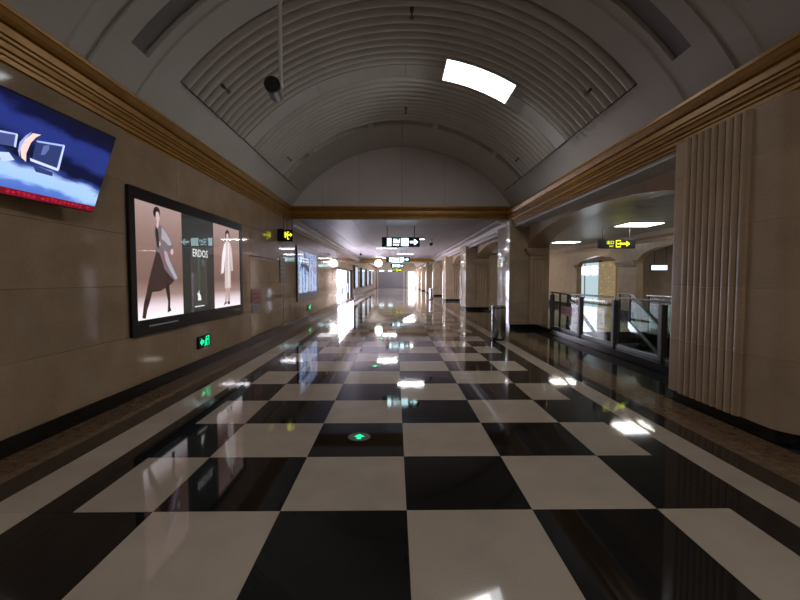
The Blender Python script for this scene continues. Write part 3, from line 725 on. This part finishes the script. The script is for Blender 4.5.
# low green exit signs
def green_sign(y0, y1, z0, z1, label):
    yc = (y0+y1)/2; zc = (z0+z1)/2; s = z1-z0
    t = thing('exit_sign', (XL, yc, zc), label, 'sign')
    MB().box(XL-.01, XL+.03, y0, y1, z0, z1, .005).build('sign_case', M['black'], t)
    x = XL+.031
    b = MB()
    # arrow to the left, running figure
    b.prism([(yc-s*.85, zc), (yc-s*.5, zc+s*.3), (yc-s*.5, zc+s*.12), (yc-s*.15, zc+s*.12), (yc-s*.15, zc-s*.12), (yc-s*.5, zc-s*.12), (yc-s*.5, zc-s*.3)], 'x', x, x+.003)
    b.build('arrow', M['green'], t)
    b = MB()
    b.prism([(yc+s*.28+s*.1*math.cos(a*PI/4), zc+s*.33+s*.1*math.sin(a*PI/4)) for a in range(8)], 'x', x, x+.003)
    b.prism([(yc+s*.1, zc+s*.2), (yc+s*.35, zc+s*.2), (yc+s*.32, zc-s*.08), (yc+s*.12, zc-s*.08)], 'x', x, x+.003)
    b.prism([(yc+s*.1, zc-s*.08), (yc+s*.22, zc-s*.08), (yc+s*.02, zc-s*.4), (yc-s*.1, zc-s*.4)], 'x', x, x+.003)
    b.prism([(yc+s*.2, zc-s*.08), (yc+s*.33, zc-s*.08), (yc+s*.45, zc-s*.4), (yc+s*.33, zc-s*.4)], 'x', x, x+.003)
    b.prism([(yc+s*.3, zc+s*.2), (yc+s*.35, zc+s*.1), (yc+s*.6, zc+s*.05), (yc+s*.58, zc+s*.15)], 'x', x, x+.003)
    b.build('running_figure', M['green'], t)
    b = MB(); b.box(x, x+.003, yc+s*.7, yc+s*.78, zc-s*.4, zc+s*.4).box(x, x+.003, yc+s*.5, yc+s*.78, zc+s*.34, zc+s*.42); b.build('doorway_symbol', M['green'], t)
green_sign(6.70, 7.14, .33, .53, 'small glowing green exit sign low on the left wall beneath the fashion poster')
green_sign(15.2, 15.64, .33, .53, 'tiny green exit sign low on the left wall under the blue collage light box')
# floor guide lights
def floor_guide(x, y, label):
    t = thing('floor_light', (x, y, 0), label, 'floor light', 'green floor guide lights')
    n = 24
    r = MB().lathe([(.088, .0005), (.105, .0005), (.105, .003), (.088, .003)], (x, y, 0), n)
    r.build('ring', M['dark_steel'], t)
    MB().lathe([(.088, .0005), (.088, .002)], (x, y, 0), n).build('lens_plate', M['black'], t)
    b = MB(); s = .052
    b.prism([(x, y+s*1.2), (x+s, y-.0), (x+s*.4, y-.0), (x+s*.4, y-s*1.1), (x-s*.4, y-s*1.1), (x-s*.4, y), (x-s, y)], 'z', .002, .004)
    b.build('arrow', M['green'], t)
floor_guide(-.335, 3.79, 'round floor light with green arrow set in a black tile, nearest one')
floor_guide(-.34, 6.95, 'tiny round green arrow light in the floor, second one away')
floor_guide(-.34, 10.15, 'tiny round green arrow light in the floor, third one away')

# ------------------------------------------------------------------ right-hand pillars
def rrect(x0, x1, y0, y1, r, reeds=None, n=6, rf=None):
    """plan outline, counter-clockwise, with reeds on the x0 side between reeds=(ya, yb, count)"""
    pts = []
    rf = rf or r; rn = r
    for cx, cy, a0, r in ((x1-rf, y1-rf, 0, rf), (x0+rf, y1-rf, 90, rf), (x0+rn, y0+rn, 180, rn), (x1-rn, y0+rn, 270, rn)):
        for i in range(n+1):
            a = math.radians(a0+90*i/n); pts.append((cx+r*math.cos(a), cy+r*math.sin(a)))
        if a0 == 90 and reeds:
            ya, yb, k = reeds; st = (yb-ya)/k
            for q in range(k):
                yt = yb-q*st
                for i in range(0, 7):
                    a = PI*i/6
                    pts.append((x0-.034*math.sin(a)**.8 if 0 < i < 6 else x0+.006, yt-st/2+st/2*.98*math.cos(a)))
    return pts
def pillar(y0, y1, x1, label, r=.2, reeds=None, ztop=3.24, mat='pillar', plaster_y=None):
    t = thing('pillar', ((XR+x1)/2, (y0+y1)/2, 0), label, 'pillar', None)
    x0 = XR-.02 if reeds else XR
    rf = .05 if reeds else r
    pts = rrect(x0, x1, y0, y1, r, reeds, rf=rf)
    MB().prism(rrect(x0+.03, x1-.03, y0+.03, y1-.03, r*.9, rf=rf), 'z', 0, .135).build('plinth', M['plinth'], t, True)
    lv = [.13, .76, 1.38, 2.0, 2.62, ztop]
    for a, b in zip(lv[:-1], lv[1:]):
        MB().prism(pts, 'z', a+.001, b-.001).build('stone_course', M[mat], t, True)
    return t
def pilaster(t, y):
    """fluted half-column with capital on the camera-facing side"""
    y0 = y-.07
    pts = [(3.95, y+.05), (4.35, y+.05), (4.35, y0)]
    k = 3; st = .33/k
    for q in range(k):
        xt = 4.315-q*st
        pts += [(xt-.01, y0), (xt-st*.25, y0+.025), (xt-st*.5, y0+.032), (xt-st*.75, y0+.025), (xt-st+.01, y0)]
    pts += [(3.95, y0)]
    MB().prism(pts, 'z', .14, 2.08).build('pilaster_shaft', M['pillar'], t)
    c = MB()
    for z0, z1, o in ((2.06, 2.11, .03), (2.11, 2.16, .0), (2.16, 2.20, .05), (2.20, 2.26, .09), (2.26, 2.33, .13), (2.33, 2.36, .16)):
        c.box(3.95-o, 4.33+o, y0-o, y+.05, z0, z1, .004)
    c.build('capital', M['pillar'], t)
pillar(3.4, 5.02, 4.5, 'massive near beige marble pillar with vertical reeding at the right edge', .26, (3.93, 4.80, 9), ztop=3.06)
near = [(12.2, 13.7), (19.85, 21.6), (28.0, 29.6), (36.2, 37.8), (44.4, 46), (52.6, 54.2), (60.8, 62.4)]
plab = ['beige marble pillar with fluted pilaster and capital behind the steel bin', 'beige marble pillar, second along the right side past the steel bin',
        'beige marble pillar, third along the right side past the steel bin', 'pale marble pillar, fourth along the right side past the steel bin',
        'small pale pillar far down the right side, fifth past the steel bin', 'small pale pillar far down the right side, sixth past the steel bin',
        'tiny pale pillar farthest down the right side by the end wall']
for i, (a, b) in enumerate(near):
    t = pillar(a, b, 4.56, plab[i], .05, None, 3.24, 'pillar_gloss')
    pilaster(t, a)
# arcade beam with a flat arch over each opening
arc = tag(MB().box(3.9, 4.5, 4.9, 73, 3.14, 3.27).box(3.9, 4.5, -9, 3.6, 3.14, 3.27).build('wall_right', M['pillar']), kind='structure')
def arch(y0, y1, spring=2.34, apex=2.93, parent=arc):
    n = 20; yc = (y0+y1)/2; a = (y1-y0)/2
    pts = [(y0, 3.2), (y0, spring)]+[(yc-a*math.cos(PI*i/n), spring+(apex-spring)*math.sin(PI*i/n)) for i in range(1, n)]+[(y1, spring), (y1, 3.2)]
    # strip of quads, so that the concave outline stays clean
    vs_, fs = [], []
    low = pts[1:-1]
    for (yy, zz) in low:
        vs_ += [(3.9, yy, zz), (3.9, yy, 3.2), (4.5, yy, zz), (4.5, yy, 3.2)]
    for i in range(len(low)-1):
        q = i*4; r_ = q+4
        fs += [(q, r_, r_+1, q+1), (q+2, q+3, r_+3, r_+2), (q, q+2, r_+2, r_), (q+1, r_+1, r_+3, q+3)]
    fs += [(0, 1, 3, 2), (len(low)*4-4, len(low)*4-2, len(low)*4-1, len(low)*4-3)]
    MB().add(vs_, fs).build('arch', M['pillar'], parent, True)
arch(5.0, 12.22)
for (a0, a1), (b0, b1) in zip(near[:-1], near[1:]): arch(a1-.05, b0+.05)
# soffit between cornice and beam
tag(MB().box(3.5, 3.92, -9, YE+.1, 3.0, 3.2).build('trim_7', M['plaster']), kind='structure')
tag(MB().box(3.6, 3.92, YE+.1, 73, 3.0, 3.27).build('trim_8', M['crown']), kind='structure')
tag(MB().box(3.6, 3.75, -9, YE+.1, 3.2, 3.9).box(XL-.4, XL-.02, -9, YE+.1, 3.3, 3.9).build('wall_upper', M['plaster']), kind='structure')
# wall beyond the aisle behind the far pillars, plain beige
M['aisle_wall'] = stone('warm_beige_wall', (.36, .27, .17), (.46, .35, .23), 3, 50, .3, .4, 0, 1, .3)

# ------------------------------------------------------------------ side aisle walls
XA = 9.0
aw = tag(MB().box(XA, XA+.25, -3, 11.3, 0, 3.14).box(XA, XA+.25, 15.4, 16.7, 0, 3.14).box(XA, XA+.25, 20.5, 28, 0, 3.14)
         .box(XA, XA+.25, 11.3, 15.4, 2.9, 3.14).box(XA, XA+.25, 16.7, 20.5, 2.9, 3.14).build('wall_aisle', M['aisle_wall']), kind='structure')
def arch2(y0, y1, spring, apex):
    n = 16; yc = (y0+y1)/2; a = (y1-y0)/2; vs_, fs = [], []
    low = [(y0, spring)]+[(yc-a*math.cos(PI*i/n), spring+(apex-spring)*math.sin(PI*i/n)) for i in range(1, n)]+[(y1, spring)]
    for yy, zz in low: vs_ += [(XA, yy, zz), (XA, yy, 2.95), (XA+.25, yy, zz), (XA+.25, yy, 2.95)]
    for i in range(len(low)-1):
        q = i*4; r_ = q+4
        fs += [(q, r_, r_+1, q+1), (q+2, q+3, r_+3, r_+2), (q, q+2, r_+2, r_), (q+1, r_+1, r_+3, q+3)]
    MB().add(vs_, fs).build('arch', M['aisle_wall'], aw, True)
arch2(11.3, 15.4, 2.05, 2.62); arch2(16.7, 20.5, 2.05, 2.5)
for y0, y1 in ((15.4, 16.7), (20.5, 21.4)):
    b = MB()
    for z0, z1, o in ((2.0, 2.06, .03), (2.06, 2.12, .07), (2.12, 2.18, .11)): b.box(XA-.06-o, XA+.02, y0-o*.5, y1+o*.5, z0, z1)
    b.build('capital', M['aisle_wall'], aw)
tag(MB().box(XA-.03, XA, -3, 11.3, 0, .25).box(XA-.03, XA, 15.38, 16.7, 0, .25).box(XA-.03, XA, 20.5, 28, 0, .25).build('baseboard_right', M['plinth']), kind='structure')
tag(MB().prism([(XA, 2.78), (XA-.06, 2.78), (XA-.08, 2.88), (XA-.2, 2.95), (XA-.22, 3.13), (XA, 3.13)], 'y', -3, 28).build('trim_9', M['aisle_wall']), kind='structure')
tag(MB().box(4.5, 9.25, 28, 28.2, 0, 3.2).build('wall_back', M['aisle_wall']), kind='structure')
tag(MB().box(4.56, 4.7, 28.2, 73, 0, 3.2).build('wall_arcade', M['aisle_wall']), kind='structure')
tag(MB().box(4.5, 9.5, -3.2, -3, 0, 3.2).box(4.4, 4.55, -3, 3.5, 0, 3.2).build('wall_near', M['aisle_wall']), kind='structure')
# room behind the arches with a lit shopfront
tag(MB().box(12.5, 12.7, 10, 31, 0, 3.2).box(9.25, 12.7, 9.9, 10, 0, 3.2).box(9.25, 12.7, 31, 31.2, 0, 3.2).build('wall_shop', M['aisle_wall']), kind='structure')
t = thing('shopfront', (12.3, 27.9, 0), 'softly glowing bluish white shopfront seen through the arch beyond the balustrade', 'shopfront')
for i in range(3):
    MB().box(12.4, 12.45, 25.1+i*1.9, 26.9+i*1.9, .1, 2.5).build('lit_pane', M['pane_soft'], t)
    MB().box(12.36, 12.48, 25.0+i*1.9, 25.1+i*1.9, 0, 2.6).build('mullion', M['steel'], t)
MB().box(12.36, 12.48, 25.0, 30.8, 2.5, 2.6).build('transom', M['steel'], t)
for i in range(5):
    MB().box(12.34, 12.38, 25.3+i*1.05, 26.0+i*1.05, 1.75, 2.3).build('display_panel', M['shop'], t)
area('shop_glow_light', (12.2, 26.6, 1.4), 2.2, 3.4, 45, (.85, .92, 1), (0, PI/2, 0))
# patterned screen with yellow dots
t = thing('dotted_screen', (12.3, 24.0, 0), 'beige panel with scattered yellow dots beside the lit shopfront', 'panel')
MB().box(12.3, 12.35, 23.1, 24.95, .1, 2.5).build('sheet', emit('beige_print_glow', (.36, .26, .15), .55), t)  # glow put into sheet and dots in place of light falling on them
b = MB(); rnd = random.Random(5)
for i in range(34):
    y = rnd.uniform(23.15, 24.85); z = rnd.uniform(.3, 2.4); b.box(12.28, 12.3, y, y+.05, z, z+.05)
tag(b.build('dots', emit('yellow_dot', (.7, .62, .08), .6), t), kind='stuff')
t = thing('hanging_sign', (11.0, 17.2, 1.97), 'bluish white glowing sign beyond the right-hand arch of the side aisle', 'sign')
MB().box(10.62, 11.35, 17.16, 17.24, 1.82, 2.08, .01).build('sign_case', M['black'], t)
MB().box(10.65, 11.32, 17.15, 17.17, 1.85, 2.05).build('lit_face', M['box_pale'], t)
MB().box(10.7, 11.4, 17.15, 17.25, 2.97, 3.002, .004).build('ceiling_plate', M['dark_steel'], t)
for x in (10.8, 11.3): MB().tube((x, 17.2, 2.07), (x, 17.2, 2.98), .015).build('hanger_rod', M['dark_steel'], t)
tag(MB().box(9.0, 12.5, 10, 31, -.02, .0).build('shop_paving', M['aisle_pale'], floor), kind='stuff')
tag(MB().box(9.25, 12.7, 10, 31, 3.0, 3.13).build('ceiling_shop', M['ceil_metal']), kind='structure')
area('shop_room_light', (11, 14.6, 2.9), 1.2, .5, 25, (.85, .93, 1))

# ------------------------------------------------------------------ stairwell, stairs, balustrade
well = tag(MB().box(4.55, 4.62, 5.0, 11.5, -3.2, -.0).box(6.85, 6.92, 5.0, 11.5, -3.2, -.0).box(4.55, 6.92, 4.95, 5.0, -3.2, 0).box(4.55, 6.92, 5, 11.5, -3.3, -3.2)
           .build('wall_stairwell', M['dark_recess']), kind='structure')
t = thing('staircase', (5.7, 11.5, 0), 'dark stairs descending behind the glass balustrade towards the camera', 'staircase')
for i in range(18):
    MB().box(4.64, 6.83, 11.5-(i+1)*.3, 11.5-i*.3, -(i+1)*.165-.12, -(i+1)*.165, .006).build('step', M['dark_band'], t)
def sloped(mb, x, y0, z0, y1, z1, w_, hh):
    mb.add([(x-w_, y0, z0-hh), (x+w_, y0, z0-hh), (x+w_, y0, z0), (x-w_, y0, z0), (x-w_, y1, z1-hh), (x+w_, y1, z1-hh), (x+w_, y1, z1), (x-w_, y1, z1)],
           [(0, 1, 2, 3), (7, 6, 5, 4), (0, 4, 5, 1), (3, 2, 6, 7), (0, 3, 7, 4), (1, 5, 6, 2)]); return mb
def handrail(x, label):
    t = thing('handrail', (x, 11.5, 0), label, 'handrail')
    sl = .55
    sloped(MB(), x, 11.45, 1.08, 6.0, 1.08-sl*5.45, .035, .05).build('rail', M['rubber'], t)
    sloped(MB(), x, 11.45, 1.02, 6.0, 1.02-sl*5.45, .012, .72).build('glass_panel', M['glass'], t)
    sloped(MB(), x, 11.45, .30, 6.0, .30-sl*5.45, .05, .2).build('stringer', M['steel'], t)
    MB().tube((x, 11.45, 0), (x, 11.45, 1.06), .035).build('newel_post', M['dark_steel'], t, True)
    MB().box(x-.035, x+.035, 11.4, 12.05, 1.03, 1.08, .01).build('rail', M['rubber'], t)
    MB().tube((x, 12.0, 0), (x, 12.0, 1.05), .03).build('newel_post', M['dark_steel'], t, True)
handrail(4.8, 'dark sloping stair handrail with glass on the pillar side of the stairwell')
handrail(6.55, 'dark sloping stair handrail on the far side of the stairwell')
tag(MB().box(4.15, 4.62, 5.0, 12.2, 0, .14, .008).build('baseboard_stairwell', M['plinth']), kind='structure')
t = thing('glass_balustrade', (4.3, 8.5, .14), 'long glass balustrade with grey posts between the two marble pillars', 'balustrade')
py = [11.3, 9.55, 8.06, 6.6, 5.3]
for y in py: MB().box(4.26, 4.36, y-.05, y+.05, .14, 1.06, .008).build('post', M['post'], t)
for a, b in zip(py[:-1], py[1:]):
    MB().box(4.305, 4.317, b+.07, a-.07, .20, 1.03).build('glass_panel', M['glass'], t)
    MB().box(4.29, 4.33, b+.05, a-.05, .14, .20, .004).build('bottom_channel', M['dark_steel'], t)
MB().box(4.28, 4.34, 5.1, 11.4, 1.09, 1.125, .01).build('top_rail', M['dark_steel'], t)
for y in py: MB().tube((4.31, y, 1.05), (4.31, y, 1.1), .015).build('rail_bracket', M['steel'], t)
notice('notice', 4.298, 10.05, 10.68, .56, .78, M['pink'], 'pink notice stuck on the leftmost pane of the glass balustrade', M['red_ink'], 2)
# rear guard across the well and a dark machine-like bin beyond
t = thing('guard_rail', (6.95, 8, 0), 'low steel guard rail along the far edge of the stairwell', 'railing')
for y in (5.3, 7.3, 9.3, 11.3): MB().tube((6.98, y, 0), (6.98, y, 1.0), .025).build('post', M['dark_steel'], t, True)
MB().tube((6.98, 5.2, 1.02), (6.98, 11.4, 1.02), .025).build('top_rail', M['steel'], t, True)
for y in (5.3, 7.3, 9.3): MB().box(6.975, 6.985, y+.05, y+1.95, .12, .95).build('glass_panel', M['glass'], t)

# ------------------------------------------------------------------ steel bins
def bin_(x, y, label):
    t = thing('litter_bin', (x, y, 0), label, 'bin')
    MB().lathe([(.150, 0), (.150, .05)], (x, y, 0), 24).build('foot', M['black'], t, True)
    MB().lathe([(.165, .05), (.168, .06), (.168, .74), (.165, .75)], (x, y, 0), 28).build('drum', M['steel'], t, True)
    MB().lathe([(.168, .755), (.172, .76), (.172, .81), (.155, .83), (.10, .83), (.10, .79)], (x, y, 0), 28).build('ashtray_lid', M['steel'], t, True)
    MB().lathe([(.095, .79), (.095, .80)], (x, y, 0), 20).build('ash_tray', M['black'], t, True)
bin_(2.50, 9.95, 'cylindrical stainless steel litter bin beside the first pillar on the right')
bin_(2.55, 29.4, 'tiny dark litter bin far down the corridor by the right pillars')

# ------------------------------------------------------------------ far left shopfront
t = thing('shopfront', (-3.3, 27.2, 0), 'blazing white lit shopfront opening far along the left wall', 'shopfront')
MB().box(-3.7, -3.66, 22.95, 31.55, .05, 2.1).build('lit_window', M['shop'], t)
for i in range(5): MB().box(-3.5, -3.42, 22.95+i*2.13, 23.02+i*2.13, 0, 2.13).build('mullion', M['white_metal'], t)
MB().box(-3.5, -3.42, 22.95, 31.55, 2.07, 2.14).build('transom', M['white_metal'], t)
rnd = random.Random(9); stock_m = emit('shop_stock', (.45, .5, .8), 1.3)
for i in range(9):
    y = 23.4+i*.9; MB().box(-3.62, -3.5, y, y+.4, .5, .9+rnd.random()*.5, .01).build('display_panel', stock_m, t)
MB().box(-3.66, -3.25, 22.9, 31.6, 0, .05).build('sill', M['white_tile'], t)
area('shopfront_glow_light', (-3.15, 27.2, 1.1), 1.9, 8.2, 340, (.88, .84, 1), (0, -PI/2, 0))

# ------------------------------------------------------------------ far end wall
ew = tag(MB().box(-3.6, 4.7, 71, 71.3, 0, 6).build('wall_far', paint('far_wall_beige', (.45, .36, .27), .5)), kind='structure')
sh_ = tag(MB().box(-2.95, 2.0, 70.9, 71, 0, 2.75).build('door_2', paint('shutter_violet_grey', (.20, .19, .29), .35, .3)), kind='structure')
for i in range(11): MB().box(-2.95, 2.0, 70.87, 70.9, .05+i*.245, .2+i*.245).build('shutter_slat', M['grey_metal'], sh_)
for x in (-2.98, 1.5, 2.02): MB().box(x-.06, x+.06, 70.8, 70.95, 0, 2.9).build('guide_post', M['white_metal'], sh_)
d3 = tag(MB().box(2.3, 3.25, 70.9, 71, 0, 2.75).build('door_3', M['strip']), kind='structure')
t = thing('wall_lamp', (-2.4, 70.7, 2.9), 'small bluish light on the far end wall, left one of two', 'lamp', 'lights above the far shutter')
MB().box(-2.7, -1.9, 70.6, 70.8, 2.85, 3.0).build('diffuser', M['whitesign'], t)
MB().box(-2.74, -1.86, 70.8, 71.0, 2.82, 3.03).build('lamp_housing', M['grey_metal'], t)
copy_thing(t, (1.5, 0, 0), 'small bluish light on the far end wall, right one of two')

# ------------------------------------------------------------------ closing walls behind the camera
tag(MB().box(-3.6, 5, -9.2, -9, 0, 5.9).build('wall_rear', M['wall']), kind='structure')
tag(MB().box(3.37, 3.6, -9, 1.2, 0, 3.3).build('wall_behind', M['pillar']), kind='structure')
vault_light(-1.55, -.8, 'curved vault light panel overhead behind the photographer')
